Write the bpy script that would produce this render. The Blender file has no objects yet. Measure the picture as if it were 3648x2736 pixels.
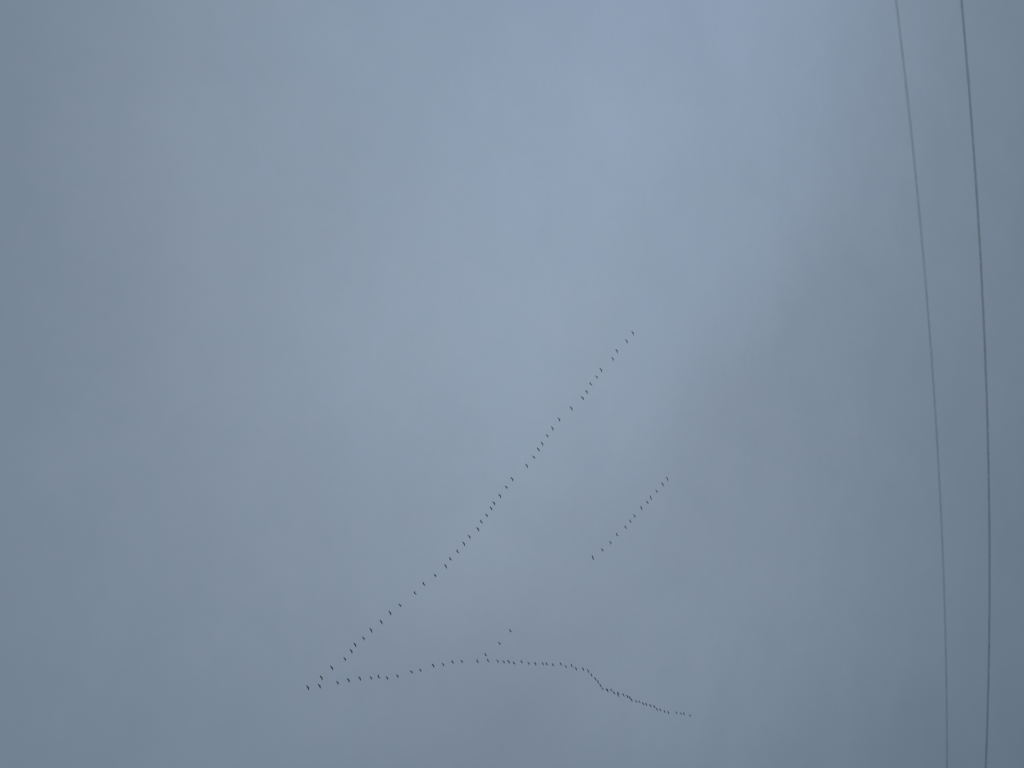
import bpy, bmesh, math, random
from mathutils import Vector, Matrix

# ------------------------------------------------------------------ camera
# Hand-held compact camera turned on its side: the picture's left edge is up,
# its right edge is towards the horizon.
scene = bpy.context.scene
EYE = Vector((0.0, 0.0, 1.6))
PITCH = math.radians(42)
look = Vector((0, math.cos(PITCH), math.sin(PITCH)))
right = Vector((1, 0, 0))
upward = right.cross(look)
cam_data = bpy.data.cameras.new('camera')
cam = bpy.data.objects.new('camera', cam_data)
scene.collection.objects.link(cam)
rot = Matrix((-upward, right, -look)).transposed()      # columns = camera X, Y, Z
cam.matrix_world = Matrix.Translation(EYE) @ rot.to_4x4()
cam_data.sensor_fit = 'HORIZONTAL'
cam_data.sensor_width = 36
cam_data.angle = math.radians(45)
cam_data.clip_start = 0.1
cam_data.clip_end = 20000
cam_data.dof.use_dof = True                              # focused on the far flock, near wires a little soft
cam_data.dof.focus_distance = 560
cam_data.dof.aperture_fstop = 0.9
scene.camera = cam

# ------------------------------------------------------------------ overcast sky
SUN_DIR = Vector((0.1371, 0.7161, 0.6844)).normalized()     # the veiled sun
world = bpy.data.worlds.new('World')
scene.world = world
world.use_nodes = True
nt = world.node_tree
nt.nodes.clear()
N, Lk = nt.nodes.new, nt.links.new


def math_node(op, a, b=None, c=None):
    n = N('ShaderNodeMath')
    n.operation = op
    for i, v in enumerate((a, b, c)):
        if v is None:
            continue
        if isinstance(v, (int, float)):
            n.inputs[i].default_value = v
        else:
            Lk(v, n.inputs[i])
    return n.outputs[0]


tc = N('ShaderNodeTexCoord')
nrm = N('ShaderNodeVectorMath'); nrm.operation = 'NORMALIZE'
Lk(tc.outputs['Generated'], nrm.inputs[0])
direction = nrm.outputs[0]
sep = N('ShaderNodeSeparateXYZ')
Lk(direction, sep.inputs[0])
zc = math_node('MAXIMUM', sep.outputs['Z'], 0.0)


def lobe(axis, k):
    d = N('ShaderNodeVectorMath'); d.operation = 'DOT_PRODUCT'
    Lk(direction, d.inputs[0])
    d.inputs[1].default_value = Vector(axis).normalized()
    return math_node('EXPONENT', math_node('MULTIPLY', math_node('SUBTRACT', d.outputs['Value'], 1.0), k))


# overcast luminance: brighter towards the zenith, plus the glow of the sun behind
# thinner and thicker cloud
lum = math_node('MULTIPLY_ADD', zc, 0.0997, 0.0499 + 0.0465)
for axis, k, amp in ((SUN_DIR, 10.1, 0.1953),
                     ((0.1468, 0.4343, 0.8887), 19.9, -0.0491),
                     ((0.3193, 0.8167, 0.4807), 104, 0.0459),
                     ((0.266, 0.77, 0.58), 103, -0.0016),
                     ((0.1473, 0.6685, 0.729), 134, -0.0239),
                     ((-0.0002, 0.7638, 0.6454), 182, 0.0045),
                     ((0.1004, 0.7453, 0.6591), 263, -0.0028),
                     ((0.1819, 0.6235, 0.7603), 182, 0.0014),
                     ((0.0035, 0.8525, 0.5228), 134, 0.0048),
                     ((-0.2435, 0.7144, 0.656), 263, -0.0123),
                     ((-0.263, 0.7684, 0.5834), 263, 0.0187),
                     ((-0.0444, 0.6164, 0.7862), 182, -0.0084),
                     ((-0.1876, 0.8465, 0.4983), 134, 0.0203),
                     ((-0.1482, 0.7107, 0.6877), 410, 0.0218)):
    lum = math_node('MULTIPLY_ADD', lobe(axis, k), amp, lum)

# soft cloud relief on a flat cloud deck seen in perspective
inv = math_node('DIVIDE', 1.0, math_node('ADD', zc, 0.12))
deck = N('ShaderNodeVectorMath'); deck.operation = 'SCALE'
Lk(direction, deck.inputs[0]); Lk(inv, deck.inputs['Scale'])


def noise(scale, detail, rough, amp, seed, distort=0.0):
    n = N('ShaderNodeTexNoise')
    n.noise_dimensions = '4D'
    n.inputs['W'].default_value = seed
    n.inputs['Scale'].default_value = scale
    n.inputs['Detail'].default_value = detail
    n.inputs['Roughness'].default_value = rough
    n.inputs['Distortion'].default_value = distort
    Lk(deck.outputs[0], n.inputs['Vector'])
    f = n.outputs['Factor'] if 'Factor' in n.outputs else n.outputs[0]
    return math_node('MULTIPLY', math_node('SUBTRACT', f, 0.5), amp)


# the soft slanting edge of a thicker bank of cloud
edge = N('ShaderNodeVectorMath'); edge.operation = 'DOT_PRODUCT'
Lk(direction, edge.inputs[0])
edge.inputs[1].default_value = (-0.5668, 0.4790, -0.6703)
wobble = noise(3.0, 3.0, 0.5, 0.06, 30.0)
bank = N('ShaderNodeMapRange'); bank.interpolation_type = 'SMOOTHSTEP'
Lk(math_node('ADD', edge.outputs['Value'], wobble), bank.inputs['Value'])
bank.inputs['From Min'].default_value = -0.02
bank.inputs['From Max'].default_value = 0.07
bank_shade = math_node('MULTIPLY', bank.outputs['Result'], lobe((0.0368, 0.8323, 0.5531), 60.0))
lum = math_node('MULTIPLY_ADD', bank_shade, -0.028, lum)

relief = math_node('ADD', noise(1.8, 2.0, 0.5, 0.10, 3.1, 0.6), noise(4.5, 4.0, 0.55, 0.11, 8.4, 1.2))
relief = math_node('ADD', relief, noise(14.0, 4.0, 0.6, 0.07, 5.2, 0.6))
relief = math_node('ADD', relief, noise(110.0, 3.0, 0.8, 0.055, 1.7))
lum = math_node('MULTIPLY', lum, math_node('ADD', relief, 1.0))

# grey cloud, bluer where it thins out, a touch greener where it is thick
def tint(fac, a, b):
    m = N('ShaderNodeMix'); m.data_type = 'RGBA'; m.clamp_factor = True
    Lk(fac, m.inputs['Factor'])
    for sock, v in ((m.inputs[6], a), (m.inputs[7], b)):
        if isinstance(v, tuple):
            sock.default_value = v
        else:
            Lk(v, sock)
    return m.outputs[2]


thin = math_node('ADD', math_node('MULTIPLY', lobe((0.2892, 0.7624, 0.5788), 34.0), 0.85), noise(3.2, 3.0, 0.55, 0.6, 14.0, 0.8))
thin = math_node('ADD', thin, math_node('ADD', noise(40.0, 2.0, 0.6, 0.9, 21.0), 0.12))
depth = N('ShaderNodeMapRange')
Lk(lum, depth.inputs['Value'])
depth.inputs['From Min'].default_value = 0.15
depth.inputs['From Max'].default_value = 0.27
mauve = math_node('MULTIPLY', lobe((-0.2503, 0.7107, 0.6575), 330.0), 0.18)
colour = tint(depth.outputs['Result'], (0.738, 1.0, 1.315, 1),
              tint(thin, (0.800, 1.0, 1.272, 1), (0.765, 1.0, 1.352, 1)))
colour = tint(mauve, colour, (0.87, 1.0, 1.300, 1))
cloud = N('ShaderNodeVectorMath'); cloud.operation = 'SCALE'
Lk(colour, cloud.inputs[0])
Lk(math_node('MULTIPLY', lum, 10.0), cloud.inputs['Scale'])     # background strength is 0.1

# the clear sky above the deck, almost wholly hidden
sky = N('ShaderNodeTexSky')
sky.sky_type = 'NISHITA'
sky.sun_disc = False
sky.sun_elevation = math.asin(SUN_DIR.z)
sky.sun_rotation = math.atan2(SUN_DIR.x, SUN_DIR.y)
cover = N('ShaderNodeMix'); cover.data_type = 'RGBA'
cover.inputs['Factor'].default_value = 0.985
Lk(sky.outputs[0], cover.inputs[6])
Lk(cloud.outputs[0], cover.inputs[7])
bg = N('ShaderNodeBackground')
bg.inputs['Strength'].default_value = 0.1
Lk(cover.outputs[2], bg.inputs['Color'])
out = N('ShaderNodeOutputWorld')
Lk(bg.outputs[0], out.inputs['Surface'])

# ------------------------------------------------------------------ veiled sun
sun_data = bpy.data.lights.new('sun', 'SUN')
sun_data.energy = 0.6
sun_data.angle = math.radians(20)
sun_data.color = (1.0, 0.97, 0.93)
sun = bpy.data.objects.new('sun', sun_data)
sun.rotation_euler = SUN_DIR.to_track_quat('Z', 'Y').to_euler()
scene.collection.objects.link(sun)

scene.view_settings.view_transform = 'Standard'
scene.view_settings.look = 'None'
scene.view_settings.exposure = 0.0
scene.view_settings.gamma = 1.0
scene.view_settings.use_curve_mapping = False


# ------------------------------------------------------------------ helpers
def material(name, dark, light, scale, rough, bump=0.0):
    m = bpy.data.materials.new(name)
    m.use_nodes = True
    t = m.node_tree
    b = t.nodes['Principled BSDF']
    b.inputs['Roughness'].default_value = rough
    co = t.nodes.new('ShaderNodeTexCoord')
    nz = t.nodes.new('ShaderNodeTexNoise')
    nz.inputs['Scale'].default_value = scale
    nz.inputs['Detail'].default_value = 5
    t.links.new(co.outputs['Object'], nz.inputs['Vector'])
    rp = t.nodes.new('ShaderNodeValToRGB')
    rp.color_ramp.elements[0].position = 0.32
    rp.color_ramp.elements[0].color = (*dark, 1)
    rp.color_ramp.elements[1].position = 0.68
    rp.color_ramp.elements[1].color = (*light, 1)
    t.links.new(nz.outputs[0], rp.inputs[0])
    t.links.new(rp.outputs[0], b.inputs['Base Color'])
    if bump:
        bp = t.nodes.new('ShaderNodeBump')
        bp.inputs['Strength'].default_value = bump
        t.links.new(nz.outputs[0], bp.inputs['Height'])
        t.links.new(bp.outputs[0], b.inputs['Normal'])
    return m


def link(name, data):
    o = bpy.data.objects.new(name, data)
    scene.collection.objects.link(o)
    return o


# ------------------------------------------------------------------ ground (below the frame)
m_ground = material('meadow', (0.035, 0.05, 0.02), (0.07, 0.085, 0.035), 0.08, 0.95)
bm = bmesh.new()
rng = random.Random(4)
STEP = [-9000, -4000, -1800, -800, -350, -150, -60, 0, 60, 150, 350, 800, 1800, 4000, 9000]
grid = [[bm.verts.new((x, y, -0.9 if max(abs(x), abs(y)) < 100 else rng.uniform(-4, -1))) for y in STEP] for x in STEP]
for i in range(len(STEP) - 1):
    for j in range(len(STEP) - 1):
        bm.faces.new((grid[i][j], grid[i + 1][j], grid[i + 1][j + 1], grid[i][j + 1]))
me = bpy.data.meshes.new('ground')
bm.to_mesh(me); bm.free()
me.materials.append(m_ground)
ground = link('ground', me)
ground['kind'] = 'structure'

# ------------------------------------------------------------------ overhead wires
m_wire = material('weathered wire', (0.018, 0.018, 0.02), (0.04, 0.04, 0.045), 30.0, 0.6)
AZ = -0.3148
ALONG = Vector((math.cos(AZ), math.sin(AZ), 0))
ACROSS = Vector((-math.sin(AZ), math.cos(AZ), 0))
WIRE_SCALE = 1.15


def wire(offset, height, low_at, radius, label):
    """A slack span, lowest where t = low_at, with a gentle helical lay of its strands."""
    k = 0.0052965 / WIRE_SCALE
    t0, t1, n, sides = -28.0, 32.0, 400, 9
    bm = bmesh.new()
    rings = []
    for i in range(n + 1):
        t = t0 + (t1 - t0) * i / n
        c = EYE + ACROSS * offset * WIRE_SCALE + ALONG * t
        c.z += height * WIRE_SCALE + k * (t - low_at * WIRE_SCALE) ** 2
        tan = (ALONG + Vector((0, 0, 2 * k * (t - low_at * WIRE_SCALE)))).normalized()
        e1 = ACROSS
        e2 = tan.cross(e1)
        rings.append([bm.verts.new(c + (e1 * math.cos(a) + e2 * math.sin(a)) * radius * (1.08 if q % 3 else 0.9))
                      for q, a in ((q, q * math.tau / sides + i * 0.25) for q in range(sides))])
    for a, b in zip(rings, rings[1:]):
        for q in range(sides):
            bm.faces.new((a[q], a[(q + 1) % sides], b[(q + 1) % sides], b[q]))
    bm.faces.new(rings[0][::-1]); bm.faces.new(rings[-1])
    me = bpy.data.meshes.new('overhead_wire')
    bm.to_mesh(me); bm.free()
    me.materials.append(m_wire)
    for p in me.polygons:
        p.use_smooth = True
    o = link('overhead_wire', me)
    o['label'] = label
    o['category'] = 'wire'
    o['group'] = 'overhead wires'
    return o


wire(15.9893, 7.0, 0.9113, 0.0041, 'thinner, fainter overhead wire, the one nearer the birds')
wire(16.9797, 6.5113, 2.5745, 0.0066, 'thicker, darker overhead wire, the one nearest the right edge')

# ------------------------------------------------------------------ birds
m_plumage = material('dark plumage', (0.022, 0.02, 0.018), (0.05, 0.045, 0.04), 14.0, 0.8, 0.15)
m_bill = material('bill', (0.05, 0.03, 0.015), (0.09, 0.05, 0.02), 40.0, 0.5)

# inner and outer wing angle above the horizontal, in degrees
POSES = [(4, 2), (18, 24), (34, 46), (-10, -18), (-24, -42), (14, -14), (40, 50), (-29, -47)]
INNER, OUTER = 0.41, 0.53
# along the body (tail to bill): y, half width, half height, centre height
BODY = [(-0.33, 0.0805, 0.0069, 0.006), (-0.28, 0.0759, 0.0172, 0.005), (-0.23, 0.069, 0.0414, 0.002),
        (-0.19, 0.0874, 0.0736, -0.006), (-0.15, 0.1035, 0.0943, -0.014), (-0.09, 0.1173, 0.1104, -0.019),
        (-0.025, 0.1242, 0.1196, -0.022), (0.04, 0.1242, 0.1196, -0.022), (0.105, 0.1127, 0.1104, -0.017),
        (0.16, 0.0943, 0.0943, -0.008), (0.2, 0.069, 0.0713, 0.004), (0.235, 0.0483, 0.0529, 0.016),
        (0.265, 0.0379, 0.0414, 0.025), (0.295, 0.0356, 0.0391, 0.03), (0.322, 0.0391, 0.0425, 0.034),
        (0.346, 0.031, 0.0345, 0.033), (0.366, 0.0161, 0.0161, 0.028), (0.392, 0.0115, 0.008, 0.024),
        (0.416, 0.0046, 0.0046, 0.021)]
WING_FIRST, WING_LAST, SEG = 4, 9, 12
# wing stations: segment (0 inner, 1 outer), fraction, leading edge y, trailing edge y, thickness
STATIONS = [(0, 0.35, 0.2068, -0.1815, 0.032), (0, 0.7, 0.2288, -0.1672, 0.026), (0, 1.0, 0.2376, -0.1408, 0.021),
            (1, 0.22, 0.2266, -0.1276, 0.016), (1, 0.42, 0.1958, -0.132, 0.014), (1, 0.6, 0.154, -0.1232, 0.011),
            (1, 0.75, 0.11, -0.1254, 0.009), (1, 0.87, 0.0638, -0.1166, 0.007), (1, 0.96, 0.0154, -0.1056, 0.005),
            (1, 1.0, -0.0264, -0.0858, 0.003)]


def bird_mesh(pose):
    """Body, neck, head and both wings as one closed surface."""
    inner, outer = (math.radians(a) for a in POSES[pose])
    bm = bmesh.new()
    rings = []
    for y, rx, rz, z in BODY:
        rings.append([bm.verts.new((rx * math.cos(k * math.tau / SEG), y, z + rz * math.sin(k * math.tau / SEG)))
                      for k in range(SEG)])
    for i in range(len(rings) - 1):
        for k in range(SEG):
            if WING_FIRST <= i < WING_LAST and k in (0, 5):
                continue                                   # the shoulder: the wing grows from here
            fc = bm.faces.new((rings[i][k], rings[i][(k + 1) % SEG], rings[i + 1][(k + 1) % SEG], rings[i + 1][k]))
            if i >= len(rings) - 3:
                fc.material_index = 1
    bm.faces.new(rings[0]); bm.faces.new(rings[-1][::-1])
    m = WING_LAST - WING_FIRST
    for side in (1, -1):
        ku, kl = (1, 0) if side == 1 else (5, 6)
        upper = [rings[i][ku] for i in range(WING_FIRST, WING_LAST + 1)]
        lower = [rings[i][kl] for i in range(WING_FIRST, WING_LAST + 1)]
        wrist = Vector((0.09 + INNER * math.cos(inner), 0, 0.02 + INNER * math.sin(inner)))
        for seg, fr, le, te, th in STATIONS:
            if seg == 0:
                ang = inner
                c = Vector((0.09 + INNER * fr * math.cos(ang), 0, 0.02 + INNER * fr * math.sin(ang)))
                na = inner if fr < 1 else (inner + outer) / 2
            else:
                ang = na = outer
                c = wrist + Vector((math.cos(ang), 0, math.sin(ang))) * OUTER * fr
            nrm_ = Vector((-math.sin(na), 0, math.cos(na)))
            nu, nl = [], []
            for i in range(m + 1):
                s = i / m                                    # 0 trailing edge, 1 leading edge
                fat = 0.12 + 1.6 * s * (1 - s) + 0.35 * s
                camber = 0.03 * math.sin(math.pi * s) * (0.3 + 0.7 * (1 - fr * seg))
                y = te + (le - te) * s
                for lst, sgn in ((nu, 0.55), (nl, -0.45)):
                    p = c + nrm_ * (camber + sgn * th * fat)
                    lst.append(bm.verts.new((p.x * side, y, p.z)))
            for i in range(m):
                bm.faces.new((upper[i], upper[i + 1], nu[i + 1], nu[i]))
                bm.faces.new((lower[i], lower[i + 1], nl[i + 1], nl[i]))
            bm.faces.new((upper[0], lower[0], nl[0], nu[0]))
            bm.faces.new((upper[m], lower[m], nl[m], nu[m]))
            upper, lower = nu, nl
        for i in range(m):
            bm.faces.new((upper[i], upper[i + 1], lower[i + 1], lower[i]))
    bmesh.ops.recalc_face_normals(bm, faces=bm.faces)
    me = bpy.data.meshes.new('bird')
    bm.to_mesh(me); bm.free()
    me.materials.append(m_plumage)
    me.materials.append(m_bill)
    for p in me.polygons:
        p.use_smooth = True
    return me


MESHES = [bird_mesh(i) for i in range(len(POSES))]

# where each bird flies: x, y, height, heading in degrees, wing pose
FLOCK = {
    'long': [
        (17.41, 342.94, 254.40, 144, 1), (14.54, 341.13, 255.68, 148, 1), (11.16, 337.29, 256.96, 144, 1),
        (8.45, 336.71, 258.24, 160, 2), (4.67, 331.82, 259.52, 144, 1), (2.21, 331.20, 260.80, 156, 6),
        (0.18, 328.85, 262.07, 148, 7), (-2.79, 328.81, 263.35, 140, 1), (-4.85, 328.22, 264.63, 136, 1),
        (-8.36, 323.81, 265.91, 144, 1), (-12.03, 318.91, 267.19, 144, 1), (-15.01, 316.92, 268.47, 148, 1),
        (-17.53, 315.81, 269.75, 152, 6), (-20.11, 314.60, 271.03, 144, 1), (-22.04, 314.15, 272.31, 140, 1),
        (-24.73, 313.35, 273.59, 156, 6), (-27.48, 311.12, 274.86, 144, 1), (-31.70, 305.26, 276.14, 144, 1),
        (-34.44, 303.88, 277.42, 152, 6), (-37.18, 302.03, 278.70, 144, 1), (-39.61, 300.53, 279.98, 140, 1),
        (-41.43, 300.52, 281.26, 140, 1), (-43.85, 299.81, 282.54, 156, 6), (-45.51, 297.99, 283.82, 152, 7),
        (-48.39, 298.18, 285.10, 144, 1), (-50.80, 295.42, 286.38, 144, 1), (-53.07, 294.09, 287.66, 148, 1),
        (-55.20, 291.92, 288.93, 152, 7), (-57.63, 289.85, 290.21, 148, 7), (-60.42, 289.42, 291.49, 148, 1),
        (-63.29, 285.89, 292.77, 152, 6), (-65.30, 281.42, 294.05, 152, 7), (-68.05, 278.63, 295.33, 152, 7),
        (-71.97, 273.77, 296.61, 152, 6), (-74.07, 270.47, 297.89, 148, 1), (-76.76, 267.79, 299.17, 148, 1),
        (-79.09, 264.55, 300.45, 152, 1), (-81.65, 262.60, 301.72, 160, 6), (-83.41, 260.05, 303.00, 148, 1),
        (-85.57, 259.58, 304.28, 148, 1), (-88.09, 258.05, 305.56, 160, 6), (-90.25, 253.67, 306.84, 148, 1),
        (-93.07, 250.50, 308.12, 148, 1),
    ],
    'low': [
        (-95.22, 245.09, 308.12, 152, 1), (-95.51, 249.64, 308.02, 148, 1), (-95.91, 257.02, 307.91, 160, 6),
        (-95.74, 261.39, 307.81, 148, 1), (-96.02, 266.12, 307.71, 148, 1), (-96.75, 270.94, 307.60, 164, 6),
        (-96.44, 273.72, 307.50, 160, 7), (-97.96, 277.85, 307.39, 160, 6), (-98.15, 282.43, 307.29, 156, 6),
        (-97.82, 288.85, 307.19, 152, 6), (-97.97, 292.90, 307.08, 160, 6), (-97.23, 298.78, 306.98, 144, 1),
        (-97.80, 303.59, 306.88, 164, 6), (-97.13, 307.56, 306.77, 148, 7), (-98.15, 312.65, 306.67, 160, 6),
        (-98.90, 320.02, 306.57, 160, 7), (-99.50, 325.44, 306.46, 156, 7), (-101.07, 331.02, 306.36, 164, 6),
        (-101.90, 334.18, 306.26, 164, 6), (-102.07, 336.63, 306.15, 144, 1), (-102.63, 338.96, 306.05, 148, 7),
        (-102.85, 343.06, 305.94, 156, 7), (-104.61, 347.55, 305.84, 164, 6), (-105.24, 351.12, 305.74, 148, 1),
        (-106.06, 355.44, 305.63, 164, 6), (-105.88, 356.95, 305.53, 156, 7), (-106.81, 360.50, 305.43, 152, 7),
        (-107.73, 365.58, 305.32, 148, 1), (-109.29, 368.50, 305.22, 164, 6), (-108.96, 371.45, 305.12, 156, 4),
        (-110.94, 374.40, 305.01, 148, 1), (-111.82, 378.73, 304.91, 148, 1), (-112.90, 381.59, 304.80, 148, 5),
        (-114.84, 383.58, 304.70, 148, 5), (-116.91, 386.07, 304.60, 144, 1), (-118.16, 387.45, 304.49, 148, 5),
        (-119.85, 388.92, 304.39, 140, 5), (-121.69, 390.41, 304.29, 164, 6), (-122.61, 393.06, 304.18, 160, 2),
        (-122.48, 393.09, 304.08, 144, 5), (-122.61, 395.14, 303.98, 160, 7), (-124.26, 397.17, 303.87, 140, 5),
        (-124.50, 399.39, 303.77, 156, 7), (-125.58, 399.60, 303.66, 148, 5), (-126.13, 403.04, 303.56, 144, 5),
        (-127.18, 405.44, 303.46, 140, 5), (-127.90, 406.95, 303.35, 144, 5), (-129.08, 408.14, 303.25, 144, 5),
        (-130.53, 411.37, 303.15, 164, 2), (-130.50, 412.93, 303.04, 160, 7), (-132.00, 415.63, 302.94, 140, 5),
        (-132.64, 417.64, 302.84, 144, 5), (-133.69, 420.51, 302.73, 140, 5), (-134.61, 423.12, 302.63, 136, 5),
        (-136.09, 424.91, 302.53, 140, 5), (-136.72, 427.14, 302.42, 140, 5), (-137.94, 430.06, 302.32, 144, 5),
        (-138.89, 432.69, 302.21, 144, 5), (-140.47, 438.95, 302.11, 164, 6), (-141.52, 442.19, 302.01, 164, 6),
        (-141.56, 443.92, 301.90, 140, 5), (-143.56, 448.77, 301.80, 160, 6),
    ],
    'stray': [
        (-89.18, 332.28, 301.80, 154, 7), (-93.35, 327.04, 301.80, 158, 6), (-95.72, 319.18, 301.80, 154, 7),
    ],
    'side': [
        (-34.66, 372.50, 260.72, 154, 1), (-36.47, 369.62, 260.72, 150, 1), (-38.83, 366.01, 260.72, 166, 6),
        (-40.61, 361.97, 260.72, 154, 3), (-41.97, 359.64, 260.72, 154, 7), (-44.09, 356.56, 260.72, 150, 1),
        (-46.67, 352.60, 260.72, 166, 6), (-47.85, 349.53, 260.72, 158, 7), (-49.71, 346.71, 260.72, 154, 7),
        (-51.90, 341.82, 260.72, 158, 7), (-54.73, 338.70, 260.72, 166, 6), (-56.80, 334.18, 260.72, 162, 6),
        (-58.65, 328.69, 260.72, 150, 5),
    ],
}


WINGS = ['wings held level', 'wings slightly raised', 'wings raised', 'wings slightly lowered', 'wings lowered',
         'wings arched', 'wings raised high', 'wings pushed down']
ONES = ['', 'first', 'second', 'third', 'fourth', 'fifth', 'sixth', 'seventh', 'eighth', 'ninth', 'tenth', 'eleventh',
        'twelfth', 'thirteenth', 'fourteenth', 'fifteenth', 'sixteenth', 'seventeenth', 'eighteenth', 'nineteenth']


def ordinal(n):
    if n < 20:
        return ONES[n]
    tens, one = divmod(n, 10)
    if one == 0:
        return ['twentieth', 'thirtieth'][tens - 2]
    return ['twenty-', 'thirty-'][tens - 2] + ONES[one]


def bird_label(strand, i, n, pose):
    w = WINGS[pose]
    if strand == 'low' and i == 0:
        return 'dark bird leading the flock, lowest-left at the tip of the V'
    if strand == 'long':
        if i == 0:
            return 'dark bird at the topmost end of the long diagonal line'
        if i < n / 2:
            return f'dark bird, {ordinal(i + 1)} from the top of the long diagonal line'
        return f'dark bird, {ordinal(n - i)} above the leading bird on the long diagonal line'
    if strand == 'low':
        if i == n - 1:
            return 'small dark bird at the far right end of the lower line'
        if i <= n / 2:
            return f'dark bird, {ordinal(i)} after the leading bird along the lower line'
        return f'small dark bird, {ordinal(n - i)} from the right end of the lower line'
    if strand == 'stray':
        return ['dark bird, topmost of the three straggling above the lower line',
                'dark bird, middle of the three straggling above the lower line',
                'dark bird, lowest of the three straggling above the lower line'][i]
    if i == 0:
        return 'dark bird at the top of the short separate line on the right'
    if i == n - 1:
        return 'dark bird at the bottom of the short separate line on the right'
    return f'dark bird, {ordinal(i + 1)} from the top of the short separate line'


GROUPS = {'long': 'birds in the long diagonal line', 'low': 'birds in the lower line',
          'stray': 'stragglers above the lower line', 'side': 'birds in the short separate line'}
rng = random.Random(11)
for strand, rows in FLOCK.items():
    for i, (x, y, z, yaw, pose) in enumerate(rows):
        o = link('flying_bird', MESHES[pose])
        o.location = (x, y, z)
        o.rotation_euler = (math.radians(rng.uniform(-3, 3)), math.radians(rng.uniform(-3, 3)), math.radians(yaw))
        o['label'] = bird_label(strand, i, len(rows), pose)
        o['category'] = 'bird'
        o['group'] = GROUPS[strand]
